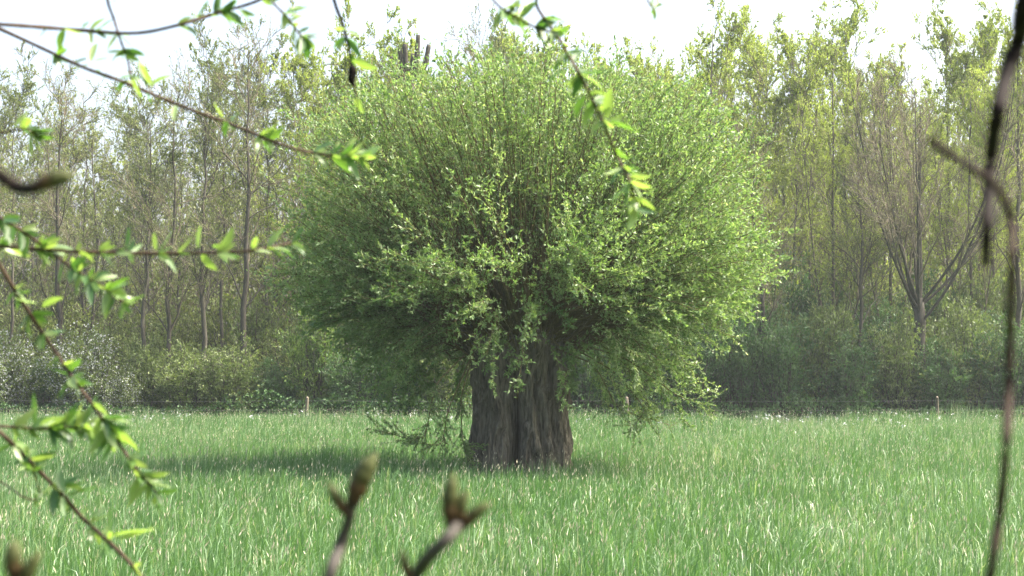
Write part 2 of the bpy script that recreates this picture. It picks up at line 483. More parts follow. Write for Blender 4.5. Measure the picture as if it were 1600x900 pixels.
def make_crown(N=1850):
    C0 = np.array([0.04, 0, 2.5])
    az = rng.uniform(0, 2 * np.pi, N)
    # elevation: dense upper hemisphere, fewer low ones
    s = rng.random(N)
    sinel = np.where(rng.random(N) < 0.83, rng.uniform(0.02, 1.0, N), rng.uniform(-0.58, 0.05, N))
    el = np.degrees(np.arcsin(sinel))
    # uneven: bunches and thin places, as the shoots spring from separate knobs
    bn = vnoise((az / (2 * np.pi) * 11) % 64, el / 16 + 20, 61)
    frontness = -np.sin(az) * np.cos(np.radians(el))
    gone = rng.random(N) > np.clip(.35 + 1.5 * bn, np.where((frontness > .6) & (el < 35), .8, .3), 1)
    az, el = az[~gone], el[~gone]; N = len(az)
    # fewer shoots straight at the viewer at mid height, so the brown stems inside show
    front = (-np.sin(az)) * np.cos(np.radians(el))
    keep = ~((front > 0.62) & (el < 48) & (rng.random(N) < 0.62)) & ~((front > 0.6) & (el < 2) & (rng.random(N) < .35))
    az, el = az[keep], el[keep]; N = len(az)
    dh = np.stack([np.cos(az), np.sin(az)], -1)
    rad = crown_radius(el, np.cos(az)) * np.where(rng.random(N) < .72, rng.normal(0.955, 0.03, N), rng.uniform(0.6, .97, N))
    rad = rad * (.955 + .09 * vnoise((az / (2 * np.pi) * 17) % 64, el / 9 + 20, 62))
    e = np.radians(el)
    end = C0 + np.stack([dh[:, 0] * np.cos(e), dh[:, 1] * np.cos(e), np.sin(e)], -1) * rad[:, None]
    hr = rng.uniform(0.15, 1.0, N) ** .6 * np.interp(el, [-30, 20, 90], [.95, .85, .6])
    st = np.stack([0.04 + dh[:, 0] * hr, dh[:, 1] * hr, np.interp(el, [-40, 10, 90], [2.05, 2.3, 2.45]) + rng.normal(0, .12, N)], -1)
    st[:, :2] += rng.normal(0, .15, (N, 2))
    mid = st + (end - st) * 0.5
    lowness = np.clip((25 - el) / 45, 0, 1)
    mid[:, 2] += 0.25 + 0.75 * lowness + rng.normal(0, .1, N)
    mid[:, :2] += dh * (0.15 * lowness[:, None]) - dh * 0.25 * np.clip((el - 40) / 40, 0, 1)[:, None] * 0
    n = 12
    t = np.linspace(0, 1, n)[None, :, None]
    P = st[:, None] * (1 - t) ** 2 + 2 * mid[:, None] * t * (1 - t) + end[:, None] * t ** 2
    wv = np.cumsum(rng.normal(0, .022, (N, n, 3)), 1); wv -= wv[:, :1]
    P = P + wv
    L = np.linalg.norm(np.diff(P, axis=1), axis=-1).sum(1)
    sm = MB()
    r0 = rng.uniform(0.010, 0.024, N) * L / 3.5
    rr = r0[:, None] * (np.linspace(1, 0.0, n)[None] ** 1.25 * .86 + .14)
    tubes(sm, P, rr, 4)
    # side twigs on the outer part
    k = 13
    T, TL, par, tt = grow(P, L, k, 0.30, 0.98, (32, 12), 0.24, 3, up=0.08, wob=.06, taper_t=.6, tpow=.75)
    TL_ = TL
    tubes(sm, T, np.linspace(0.004, 0.0013, 3)[None].repeat(len(T), 0), 3, cap=False)
    so = sm.build("shoots", M_WSHOOT, willow, kind="stuff")
    # leaves on twigs and along outer main shoots
    shoot_t = rng.normal(0, .13, N)
    lm = MB()
    kk = 17
    pi_ = np.repeat(np.arange(len(T)), kk)
    tq = rng.random(len(pi_)) ** .8
    pos, tan = sample_line(T, pi_, tq)
    d = norm(tan * 0.75 + rng.normal(0, .55, pos.shape) + [0, 0, .12])
    ln_ = rng.uniform(0.036, 0.08, len(pos))
    tint = np.clip(0.42 + shoot_t[par][pi_] + rng.normal(0, .2, len(pos)) , 0, 1)
    leaves(lm, pos, d, ln_, ln_ * rng.uniform(.34, .5, len(pos)), tint)
    kk = 34
    pi_ = np.repeat(np.arange(N), kk)
    tq = 0.35 + 0.65 * rng.random(len(pi_))
    pos, tan = sample_line(P, pi_, tq)
    d = norm(tan * 0.7 + rng.normal(0, .6, pos.shape))
    ln_ = rng.uniform(0.036, 0.08, len(pos))
    leaves(lm, pos, d, ln_, ln_ * .42, np.clip(0.42 + shoot_t[pi_] + rng.normal(0, .2, len(pos)), 0, 1))
    lm.build("foliage", M_WLEAF, willow, kind="stuff")
make_crown()

# a few long trailing shoots that hang close to the grass, left and right of the trunk
def trailing(pts, seed):
    g = np.random.default_rng(seed)
    pts = np.asarray(pts, float)
    s = np.linspace(0, len(pts) - 1, 16)
    P = np.stack([np.interp(s, np.arange(len(pts)), pts[:, i]) for i in range(3)], -1)
    P[1:-1] = (P[:-2] + P[1:-1] * 2 + P[2:]) / 4
    L = np.array([np.linalg.norm(np.diff(P, axis=0), axis=-1).sum()])
    sm = MB(); tubes(sm, P[None], np.linspace(.013, .003, 16)[None], 5)
    T, TL, par, tt = grow(P[None], L, 34, 0.3, 1, (40, 14), .2, 4, up=0.0, wob=.06, taper_t=.3)
    tubes(sm, T, np.linspace(.004, .0015, 4)[None].repeat(len(T), 0), 3)
    pi_ = np.repeat(np.arange(len(T)), 30)
    pos, tan = sample_line(T, pi_, rng.random(len(pi_)))
    leaves(sm, pos, norm(tan + rng.normal(0, .6, pos.shape)), rng.uniform(.03, .06, len(pos)), rng.uniform(.012, .024, len(pos)), np.clip(rng.normal(.4, .2, len(pos)), 0, 1), 1)
    sm.build("trailing_shoot", [M_WSHOOT, M_WLEAF], willow)
def wl(x, y, dy=0):   # photograph pixel -> willow-local point dy metres nearer than the trunk
    return px(x, y, WY + dy) - np.array([WX, WY, 0])
trailing([wl(735, 560, -.5), wl(700, 640, -1.0), wl(690, 700, -1.2), wl(590, 672, -1.4)], 1)
trailing([wl(740, 550, -.4), wl(720, 620, -.9), wl(722, 690, -.9), wl(735, 722, -.8)], 2)
trailing([wl(725, 555, -.6), wl(680, 600, -1.3), wl(665, 680, -1.5), wl(640, 690, -1.6)], 3)
trailing([wl(890, 540, -.5), wl(960, 580, -1.2), wl(1010, 640, -1.5), wl(985, 672, -1.6)], 4)
trailing([wl(880, 530, -.5), wl(980, 560, -1.0), wl(1060, 620, -1.2), wl(1110, 635, -1.3)], 5)
trailing([wl(870, 545, -.7), wl(930, 570, -1.2), wl(965, 640, -1.4), wl(1050, 665, -1.5)], 6)
trailing([wl(800, 530, -.8), wl(790, 540, -1.1), wl(760, 545, -1.2), wl(765, 575, -1.25)], 7)
trailing([wl(860, 530, -.8), wl(880, 545, -1.1), wl(895, 575, -1.2), wl(890, 610, -1.2)], 8)

# ------------------------------------------------------------------ woodland trees
LANDMARKS = [(0, "the left picture edge"), (95, "the bare grey tree nearest the left edge"), (227, "the slim pale trunk"), (268, "the crooked bare tree"), (308, "the forked grey tree"),
             (380, "the tall straight dark trunk"), (445, "the left rim of the willow"), (560, "the willow's left shoulder"), (640, "the lopped tree"), (730, "the willow's top, left half"), (812, "the middle of the willow"),
             (900, "the willow's top, right half"), (1000, "the hanging middle twig's tip"), (1105, "the spire topped tree"), (1192, "the slanting bare tree"), (1240, "the right rim of the willow"), (1300, "the brown twiggy tree"),
             (1348, "the slender dark tree"), (1437, "the fan shaped tree"), (1500, "the bent branch's tip"), (1550, "the thick hanging branch"), (1600, "the right picture edge")]
USED = set()
def where_label(desc, xp):
    """desc + where it stands, told by the nearest landmark; never the same text twice"""
    for lx, nm in sorted(LANDMARKS, key=lambda l: abs(l[0] - xp)):
        dx = xp - lx
        rel = "straight behind" if abs(dx) < 14 else ("just " if abs(dx) < 34 else "farther ") + ("left of" if dx < 0 else "right of")
        lab = f"{desc}, {rel} {nm}"
        if lab not in USED and len(lab.split()) <= 16:
            USED.add(lab); return lab
    return desc

def tree_meshes(seed, H, r0, kind):
    """returns dict part -> mesh (built at the origin)"""
    global rng
    keep = rng; rng = np.random.default_rng(seed)
    conf = dict(
        thin=dict(stem=1, l1=26, a1=(42, 12), f1=.36, up=.2, l2=8, l3=6, leaf=10, lm=M_LOLIVE, ls=(.045, .09), bark=M_BARKG, tw=M_BARKG, t0=.28),
        dark=dict(stem=1, l1=22, a1=(48, 14), f1=.36, up=.18, l2=8, l3=7, leaf=3, lm=M_LOLIVE, ls=(.04, .08), bark=M_BARKD, tw=M_TWIGB, t0=.25),
        yellow=dict(stem=1, l1=28, a1=(40, 12), f1=.36, up=.25, l2=8, l3=7, leaf=14, lm=M_LYEL, ls=(.055, .10), bark=M_BARKG, tw=M_TWIGB, t0=.22),
        fan=dict(stem=11, l1=8, a1=(24, 8), f1=.40, up=.15, l2=9, l3=8, leaf=1, lm=M_LOLIVE, ls=(.04, .07), bark=M_BARKD, tw=M_TWIGB, t0=.2),
        brown=dict(stem=3, l1=12, a1=(28, 9), f1=.34, up=.2, l2=8, l3=7, leaf=7, lm=M_LYEL, ls=(.04, .08), bark=M_BARKG, tw=M_TWIGB, t0=.2),
    )[kind]
    n = 14
    t = np.linspace(0, 1, n)
    w_ = np.cumsum(rng.normal(0, .07, (n, 3)), 0); w_[:, 2] = 0
    trunk = np.stack([np.zeros(n), np.zeros(n), t * H], -1) + (w_ - w_[0]) * np.array([1, 1, 0])
    res = {}
    if conf["stem"] == 1:
        mbt = MB(); tubes(mbt, trunk[None], (r0 * np.interp(t, [0, .05, .5, 1], [1.25, 1, .62, .10]))[None], 8)
        stems = trunk[None]; SL = np.array([H]); res["limb"] = None
    else:
        fork = 0.34 * H if kind == "fan" else 0.12 * H
        tk = np.stack([np.zeros(6), np.zeros(6), np.linspace(0, fork, 6)], -1)
        tk[1:, :2] += rng.normal(0, .03, (5, 2))
        mbt = MB(); tubes(mbt, tk[None], (r0 * np.linspace(1.2, .85, 6))[None], 9)
        ns = conf["stem"]; stems = []
        for i in range(ns):
            a = 2 * np.pi * i / ns + rng.normal(0, .3)
            spread = rng.uniform(1.1, 3.6) if i else .15
            if kind == "brown": spread *= .6
            e = np.array([math.cos(a) * spread, math.sin(a) * spread, H * rng.uniform(.82, 1.0)])
            s0 = tk[-1] - [0, 0, fork * rng.uniform(0, .22) * (i > 0)]
            c = s0 + (e - s0) * .35 + np.array([math.cos(a), math.sin(a), 0]) * spread * .45
            b_ = np.linspace(0, 1, n)[:, None]
            P = s0 * (1 - b_) ** 2 + 2 * c * b_ * (1 - b_) + e * b_ ** 2 + np.cumsum(rng.normal(0, .03, (n, 3)), 0) * b_
            stems.append(P)
        stems = np.array(stems); SL = np.full(ns, H - fork)
        lm_ = []
        for i in range(ns):
            mbs = MB(); tubes(mbs, stems[i][None], (r0 * (.60 if i == 0 else .27) * np.linspace(1, .1, n) ** .8)[None], 7)
            lm_.append(mbs.mesh("limb", conf["bark"], True))
        res["limb"] = lm_
    P1, L1, par, tt = grow(stems, SL, conf["l1"], conf["t0"], .98, conf["a1"], conf["f1"], 7, up=conf["up"], wob=.06, taper_t=.62)
    rb = r0 * .34 * (1 - .7 * tt) * (1 if conf["stem"] == 1 else .6)
    if conf["stem"] == 1:
        # the heaviest boughs are parts of their own
        order = np.argsort(-L1)
        big = order[:6]
        lm_ = []
        for i in big:
            mbs = MB(); tubes(mbs, P1[i][None], (rb[i] * np.linspace(1, .2, 7))[None], 6)
            lm_.append(mbs.mesh("limb", conf["bark"], True))
        res["limb"] = lm_
        rest = order[6:]
    else:
        rest = np.arange(len(P1))
    res["trunk"] = mbt.mesh("trunk", conf["bark"], True)
    tw = MB()
    tubes(tw, P1[rest], rb[rest, None] * np.linspace(1, .25, 7)[None], 5)
    P2, L2, _, t2 = grow(P1, L1, conf["l2"], .15, 1, (36, 12), .5, 5, up=.12, wob=.07, taper_t=.5)
    tubes(tw, P2, (0.012 * np.linspace(1, .4, 5))[None].repeat(len(P2), 0), 3, cap=False)
    P3, L3, _, t3 = grow(P2, L2, conf["l3"], .2, 1, (34, 12), .62, 3, up=.12, wob=.07, taper_t=.45)
    tubes(tw, P3[:, ::2], np.array([[.006, .003]]).repeat(len(P3), 0), 3, cap=False)
    res["twigs"] = tw.mesh("twigs", conf["tw"])
    pi_ = np.repeat(np.arange(len(P3)), conf["leaf"])
    pos, tan = sample_line(P3, pi_, .3 + .7 * rng.random(len(pi_)))
    lf = MB()
    clump = vnoise(pos[:, 0] * 1.1 + pos[:, 1] + 50, pos[:, 2] * .9 + 20, seed)
    ln_ = rng.uniform(*conf["ls"], len(pos))
    leaves(lf, pos, norm(tan + rng.normal(0, .7, pos.shape)), ln_, ln_ * rng.uniform(.4, .65, len(pos)), np.clip(.2 + .5 * clump + rng.normal(0, .18, len(pos)), 0, 1))
    res["foliage"] = lf.mesh("foliage", conf["lm"])
    rng = keep
    return res

def place_tree(ms, xp, d, scale, rz, label, group="trees of the woodland behind the field", tilt=0.0, name="woodland_tree"):
    x = (xp - 800) / FPX * d
    o = empty(name, (x, d, 0.08), label, "tree", group)
    o.rotation_euler = (0, tilt, rz)
    o.scale = (scale[0], scale[0], scale[1])
    for part in ("trunk", "twigs", "foliage"):
        c = bpy.data.objects.new(part, ms[part]); link(c, o)
        if part != "trunk": c["kind"] = "stuff"
    for me in ms["limb"]:
        link(bpy.data.objects.new("limb", me), o)
    return o

T_THIN = [tree_meshes(100 + i, 11.5, .115, "thin") for i in range(3)]
T_DARK = [tree_meshes(200 + i, 11.5, .118, "dark") for i in range(2)]
T_YEL = [tree_meshes(300 + i, 12.0, .14, "yellow") for i in range(3)]
T_THIN2 = [tree_meshes(110 + i, 11.5, .075, "thin") for i in range(2)]
T_DARK2 = [tree_meshes(210 + i, 11.5, .075, "dark") for i in range(1)]
T_YEL2 = [tree_meshes(310 + i, 12.0, .07, "yellow") for i in range(2)]
T_FAN = [tree_meshes(400, 11.5, .19, "fan")]
T_BRN = [tree_meshes(500 + i, 11.0, .14, "brown") for i in range(2)]

def sc(d, top, H):   # vertical scale that brings the crown top to photograph row `top`
    z = 1.8 + (575 - top - 26) / FPX * d   # twigs reach a little above the stem
    return z / H

FRONT = [  # mesh, H, px, depth, top row, width scale, rz, tilt, label
 (T_DARK[0], 11.5, 95, 53.5, 120, .95, .3, 0, "bare grey tree behind the white blossom bushes, nearest the left edge"),
 (T_THIN[0], 11.5, 227, 54.0, 150, .8, 1.2, 0, "slim pale trunked tree, second front tree from the left edge of the field"),
 (T_DARK[1], 11.5, 268, 53.2, 150, .8, 2.1, -.03, "thin crooked bare tree between the slim pale trunk and the forked grey tree"),
 (T_THIN[1], 11.5, 308, 54.5, 90, .85, .2, .03, "forked grey tree leaning a little right, just left of the tallest dark trunk"),
 (T_DARK[0], 11.5, 380, 53.0, 55, 1.0, 2.6, 0, "tall straight dark trunked tree, closest front tree left of the willow"),
 (T_DARK[1], 11.5, 1192, 53.0, 190, .8, 4.1, .13, "slanting bare tree leaning right beside the right edge of the willow crown"),
 (T_THIN[2], 11.5, 1348, 53.5, 180, .7, .9, 0, "slender dark tree among dark shrubs just left of the fan shaped tree"),
 (T_FAN[0], 11.5, 1437, 52.8, 75, 1.05, .6, 0, "bare brown fan shaped tree with many upright limbs from one short trunk"),
 (T_YEL[0], 12.0, 1105, 54.5, 15, .75, .4, 0, "yellow green tree with a narrow spire just right of the willow top"),
 (T_BRN[0], 11.0, 1300, 55.0, 60, .9, 1.4, 0, "brown twiggy tree between the willow and the fan shaped tree"),
 (T_YEL[1], 12.0, 1585, 54.0, 45, .8, 2.0, 0, "yellow green tree at the right edge behind the dark foreground branch"),
 (T_YEL[2], 12.0, 545, 54.5, 75, .8, 3.0, 0, "light green tree top showing above the left shoulder of the willow"),
]
for ms, H, xp, d, top, ws, rz, tilt, lab in FRONT:
    place_tree(ms, xp, d, (ws, sc(d, top, H)), rz, lab, tilt=tilt)
MID = []
for xp, top, kind in [(20, 130, 'T'), (150, 170, 'T'), (345, 100, 'T'), (420, 90, 'D'), (470, 100, 'Y'), (520, 90, 'Y'), (610, 85, 'Y'), (680, 90, 'T'), (750, 70, 'D'), (790, 60, 'D'), (850, 90, 'Y'), (940, 100, 'Y'), (1010, 110, 'Y'), (1060, 110, 'Y'),
                      (1140, 60, 'Y'), (1190, 65, 'Y'), (1240, 80, 'Y'), (1275, 45, 'Y'), (1330, 45, 'Y'), (1390, 70, 'B'), (1480, 55, 'Y'), (1520, 80, 'B'), (1555, 50, 'Y'), (1630, 60, 'Y'), (-30, 120, 'T')]:
    MID.append((xp, top, kind))
place_names = {'T': "pale olive budding tree", 'D': "bare twiggy tree", 'Y': "fresh yellow green tree", 'B': "brown twiggy tree"}
for i, (xp, top, kd) in enumerate(MID):
    arr, H = {'T': (T_THIN2, 11.5), 'D': (T_THIN2 + T_DARK2, 11.5), 'Y': (T_YEL2, 12.0), 'B': (T_BRN, 11.0)}[kd]
    d = 57 + (i * 37 % 70) / 10
    where = ("left of the willow" if xp < 440 else "above and behind the willow crown" if xp < 1090 else "right of the willow")
    place_tree(arr[i % len(arr)], xp, d, (.85 + (i % 4) * .06, sc(d, top, H)), i * 1.7, where_label(f"{place_names[kd]} in second row", xp),
               group=f"second row trees {where}")
REAR = []
for i, xp in enumerate(range(-20, 1660, 48)):
    left = xp < 470
    arr, H = ((T_THIN2, 11.5) if left and i % 3 else (T_DARK2, 11.5) if left else (T_YEL2, 12.0) if i % 3 else (T_BRN, 11.0))
    d = 66 + (i * 29 % 60) / 10
    top = (150 if left else 100) + (i * 53 % 60) - 20
    where = "on the left of the picture" if left else ("hidden mostly behind the willow" if xp < 1100 else "on the right of the picture")
    place_tree(arr[(i // 2) % len(arr)], xp + (i * 17 % 23), d, (1.0, sc(d, top, H)), i * 2.3, where_label(("olive" if left else "yellow green") + " tree deep in wood", xp),
               group=f"rear woodland trees {where}")
# stubby lopped tree whose dark stumps stick up above the willow
d = 55.8
st = empty("lopped_tree", ((640 - 800) / FPX * d, d, 0.05), "dark lopped tree with short upright stubs sticking up above the willow crown", "tree")
zt = 1.8 + (575 - 120) / FPX * d
mbt = MB(); tubes(mbt, np.stack([np.zeros(10), np.zeros(10), np.linspace(0, zt, 10)], -1)[None], np.linspace(.22, .14, 10)[None], 8)
mbt.build("trunk", M_BARKD, st, smooth=True)
for dx, y0, x1, y1 in [(0, 125, 653, 55), (0, 125, 632, 70), (0, 135, 624, 76), (0, 125, 669, 68), (0, 140, 610, 88), (0, 130, 643, 80)]:
    s_ = d / FPX
    a = np.array([dx, 0, 1.8 + (575 - y0) * s_]); b_ = np.array([(x1 - 640) * s_, rng.uniform(-.4, .4), 1.8 + (575 - y1) * s_])
    limb_tube(st, [a, a + (b_ - a) * [.8, .8, .4], b_], [.10, .10, .075], M_BARKD)

# far wood mass closing the view between the trunks
mb = MB()
N = 1500
x = rng.uniform(-34, 34, N); y = rng.uniform(71, 84, N)
hh = rng.uniform(4.5, 14.5, N) * np.interp(x, [-34, -8, 34], [.92, .95, 1.0])
P = np.stack([x, y, np.zeros(N)], -1)[:, None] + np.stack([np.zeros(8), np.zeros(8), np.linspace(0, 1, 8)], -1)[None] * hh[:, None, None]
P[:, 1:, :2] += np.cumsum(rng.normal(0, .22, (N, 7, 2)), 1) + np.linspace(0, 1, 8)[None, 1:, None] * rng.normal(0, .9, (N, 1, 2))
tubes(mb, P, np.linspace(.04, .008, 8)[None].repeat(N, 0), 3)
T, TL, par, tt = grow(P, hh, 13, .08, 1, (42, 14), .2, 2, up=.2, taper_t=.5)
tubes(mb, T, np.linspace(.016, .006, 2)[None].repeat(len(T), 0), 3, cap=False)
pi_ = np.repeat(np.arange(len(T)), 7)
pos, tan = sample_line(T, pi_, rng.random(len(pi_)))
pos = pos + rng.normal(0, .3, pos.shape)
kindr = (pos[:, 0] + rng.normal(0, 4, len(pos)) > -8)
for mi, kk in ((1, kindr), (2, ~kindr)):
    ln_ = rng.uniform(.15, .32, kk.sum())
    leaves(mb, pos[kk], rng.normal(size=(kk.sum(), 3)), ln_, ln_ * .6, np.clip(rng.normal(.45, .2, kk.sum()), 0, 1), mi)
tag(mb.build("far_wood", [M_TWIGB, M_LYEL, M_LOLIVE], kind="stuff"), "dim mass of thin trunks and budding twigs deep inside the wood", "woodland")

# ------------------------------------------------------------------ hedge shrubs
def shrub_meshes(seed, lm, nleaf, blossom=None, upright=0.6):
    global rng
    keep = rng; rng = np.random.default_rng(seed)
    N = 46
    az = rng.uniform(0, 2 * np.pi, N); sp = rng.uniform(.1, 1.0, N) ** .7
    st = np.stack([np.cos(az) * sp * .35, np.sin(az) * sp * .35, np.zeros(N)], -1)
    top = rng.uniform(.55, 1.0, N) * (1.05 - .35 * sp ** 2)
    e = np.stack([np.cos(az) * sp * 1.0, np.sin(az) * sp * 1.0, top * 2.9], -1)
    n = 8; b_ = np.linspace(0, 1, n)[None, :, None]
    c = st + (e - st) * [.35, .35, upright]
    P = st[:, None] * (1 - b_) ** 2 + 2 * c[:, None] * b_ * (1 - b_) + e[:, None] * b_ ** 2
    wv = np.cumsum(rng.normal(0, .03, (N, n, 3)), 1); P += wv - wv[:, :1]
    L = np.full(N, 2.8)
    sm = MB(); tubes(sm, P, np.linspace(.022, .005, n)[None].repeat(N, 0), 4)
    T, TL, par, tt = grow(P, L, 13, .10, 1, (45, 14), .26, 3, up=.12, taper_t=.35)
    tubes(sm, T, np.linspace(.006, .003, 3)[None].repeat(len(T), 0), 3, cap=False)
    lf = MB()
    pi_ = np.repeat(np.arange(len(T)), nleaf)
    pos, tan = sample_line(T, pi_, rng.random(len(pi_)))
    pos += rng.normal(0, .035, pos.shape)
    ln_ = rng.uniform(.05, .115, len(pos))
    clump = vnoise(pos[:, 0] * 2 + 50 + pos[:, 1], pos[:, 2] * 2 + 20, seed)
    mi = np.zeros(len(pos), int)
    tint = np.clip(.12 + .55 * clump + rng.normal(0, .17, len(pos)), 0, 1)
    d = norm(tan + rng.normal(0, .7, pos.shape) + [0, 0, .2])
    if blossom:
        w_ = rng.random(len(pos)) < blossom
        leaves(lf, pos[w_], d[w_], ln_[w_] * .7, ln_[w_] * .55, np.clip(tint[w_] + .2, 0, 1), 1)
        pos, d, ln_, tint = pos[~w_], d[~w_], ln_[~w_], tint[~w_]
    leaves(lf, pos, d, ln_, ln_ * rng.uniform(.4, .6, len(pos)), tint, 0)
    r_ = dict(stems=sm.mesh("stems", M_BARKD), foliage=lf.mesh("foliage", [lm, M_BLOSSOM]))
    rng = keep
    return r_

S_GREEN = [shrub_meshes(600 + i, M_LGREEN, 16) for i in range(3)]
S_MID = [shrub_meshes(620 + i, M_LMID, 14) for i in range(3)]
S_WHITE = [shrub_meshes(640 + i, M_LMID, 15, .30) for i in range(2)]
S_TWIG = [shrub_meshes(680 + i, M_LOLIVE, 9, None, .7) for i in range(2)]
S_BRIGHT = [shrub_meshes(660, M_LLIME, 16, None, .7)]
SHRUBS = [  # meshes, px, depth, top row, width, label
 (S_WHITE[0], 12, 52.0, 520, 1.1, "white blossoming bush cut by the left edge, behind the field"),
 (S_GREEN[0], 62, 52.8, 560, 1.0, "dark green bush between the two white blossoming bushes at left"),
 (S_WHITE[1], 128, 52.2, 510, 1.2, "larger white blossoming bush in front of the bare grey tree"),
 (S_WHITE[0], 190, 51.8, 575, .8, "low bush with thin white blossom beside the larger blossoming bush"),
 (S_MID[0], 235, 52.6, 540, 1.0, "olive bush under the slim pale trunked tree"),
 (S_MID[1], 292, 52.0, 535, 1.1, "yellowish green bush below the forked grey tree"),
 (S_MID[2], 362, 51.8, 530, 1.1, "yellowish bush at the foot of the tall straight dark trunk"),
 (S_GREEN[1], 425, 52.3, 560, 1.0, "dark green bush left of the bright green bush near the willow"),
 (S_BRIGHT[0], 492, 52.6, 455, 1.1, "bright yellow green bush rising beside the left side of the willow crown"),
 (S_GREEN[2], 555, 52.0, 530, 1.1, "green bush seen through the drooping left side of the willow"),
 (S_GREEN[0], 625, 52.4, 520, 1.1, "dark bush behind the trailing willow shoots left of the trunk"),
 (S_MID[0], 700, 52.2, 500, 1.2, "bush directly left of the willow trunk"),
 (S_GREEN[1], 920, 52.2, 500, 1.2, "dark bush directly right of the willow trunk"),
 (S_GREEN[2], 1000, 52.5, 500, 1.2, "bush behind the low right skirt of the willow"),
 (S_GREEN[0], 1080, 52.0, 500, 1.2, "green bush behind the outer tip of the low willow shoots"),
 (S_GREEN[1], 1150, 52.3, 470, 1.2, "dark green bush just right of the lowest willow shoots"),
 (S_GREEN[2], 1222, 51.9, 475, 1.2, "leafy green bush under the slanting bare tree"),
 (S_MID[1], 1285, 52.6, 450, 1.1, "lighter green bush between the slanting tree and the slender dark tree"),
 (S_GREEN[0], 1335, 51.8, 520, 1.1, "dark low bush at the foot of the slender dark tree"),
 (S_MID[2], 1395, 52.0, 490, 1.1, "mid green bush touching the left of the fan shaped tree trunk"),
 (S_GREEN[1], 1462, 51.9, 530, 1.1, "dark bush behind the right hand fence post"),
 (S_MID[0], 1510, 52.4, 480, 1.2, "olive green bush right of the fan shaped tree"),
 (S_GREEN[2], 1570, 52.0, 490, 1.2, "dark bush behind the thin blurred branch at the right edge"),
 (S_MID[1], 1640, 52.3, 480, 1.2, "bush just cut by the right edge of the picture"),
]
for i, (ms, xp, d, top, wds, lab) in enumerate(SHRUBS):
    z = 1.8 + (575 - top) / FPX * d
    o = empty("shrub", ((xp - 800) / FPX * d, d, .06), lab, "shrub", "shrubs of the hedge along the far side of the field")
    o.rotation_euler = (0, 0, i * 1.9); o.scale = (wds, wds, z / 2.95)
    for part, me in ms.items():
        c = bpy.data.objects.new(part, me); link(c, o); c["kind"] = "stuff"
# second hedge row: taller shrubs under the trees
for i in range(52):
    xp = -20 + (i % 26) * 65 + (i * 31 % 29) + (30 if i >= 26 else 0)
    ms = (S_TWIG[i % 2] if xp < 480 and i % 4 else (S_MID if (i % 3 or xp < 600) else S_GREEN)[i % 3])
    d = 54.5 + (i % 4) * .7 + (3.2 if i >= 26 else 0)
    top = (500 if xp < 480 else 440) + (i * 47 % 60) - (60 if i >= 26 else 0)
    z = 1.8 + (575 - top) / FPX * d
    where = "left of the willow" if xp < 450 else "behind the willow" if xp < 1200 else "right of the willow"
    o = empty("shrub", ((xp - 800) / FPX * d, d, .08), where_label(("olive twiggy shrub" if ms in S_TWIG else "green shrub") + (" in rear understorey" if i >= 26 else " behind hedge"), xp), "shrub", f"understorey shrubs {where}")
    o.rotation_euler = (0, 0, i * 2.7); o.scale = (1.3, 1.3, z / 2.95)
    for part, me in ms.items():
        c = bpy.data.objects.new(part, me); link(c, o); c["kind"] = "stuff"

# low nettles, brambles and rank grass under the hedge
mb = MB()
N = 26000
x = rng.uniform(-22, 22, N); y = 50.7 + 2.6 * rng.random(N) ** 1.5
top = .35 + .9 * vnoise(x * .9 + 300, y * .8 + 10, 71) ** 1.3
z = .05 + top * rng.random(N) ** .8
ln_ = rng.uniform(.06, .14, N)
leaves(mb, np.stack([x, y, z], -1), rng.normal(size=(N, 3)) + [0, 0, .5], ln_, ln_ * rng.uniform(.35, .6, N), np.clip(.15 + .4 * vnoise(x * .7 + 90, y + 40, 72) + rng.normal(0, .17, N), 0, 1))
tag(mb.build("undergrowth", M_LGREEN, kind="stuff"), "low dark green nettles and brambles along the foot of the hedge", "undergrowth")
mb = MB()
x = rng.uniform(-20, 20, 4200); y = rng.uniform(48.5, 51.0, 4200)
blades(mb, x, y, (.35 + .45 * vnoise(x * 1.3 + 200, y * .5, 73) ** 2) * rng.uniform(.7, 1.3, 4200), np.full(4200, .014), np.clip(rng.normal(.55, .25, 4200), 0, 1), .3, True)
tag(mb.build("fence_line_grass", M_GRASS, kind="stuff"), "uncut taller grass along the fence line", "grass")

# ------------------------------------------------------------------ wire fence
FD = 50.2
fence = empty("wire_fence", (0, FD, 0), "low wire fence on thin wooden posts along the far hedge", "fence")
for xp in (-500, -10, 480, 980, 1463, 1955):
    xx = (xp - 800) / FPX * FD
    mbp = MB()
    lx = rng.normal(0, .014); P = np.array([[xx - lx, 0, -.2], [xx - lx * .3, 0, .4], [xx + lx, rng.normal(0, .03), .86], [xx + lx, 0, .885]])
    tubes(mbp, P[None], np.array([[.055, .052, .05, .042]]), 8)
    mbp.build("post", M_WOOD, fence)
for z in (.78, .5):
    xs = np.linspace((-500 - 800) / FPX * FD, (1955 - 800) / FPX * FD, 60)
    P = np.stack([xs, np.full(60, -.06), z - .03 * np.abs(np.sin((xs + 6.4) / 9.8 * np.pi))], -1)
    mbw = MB(); tubes(mbw, P[None], np.full((1, 60), .0022), 4)
    mbw.build("wire", M_WIRE, fence)

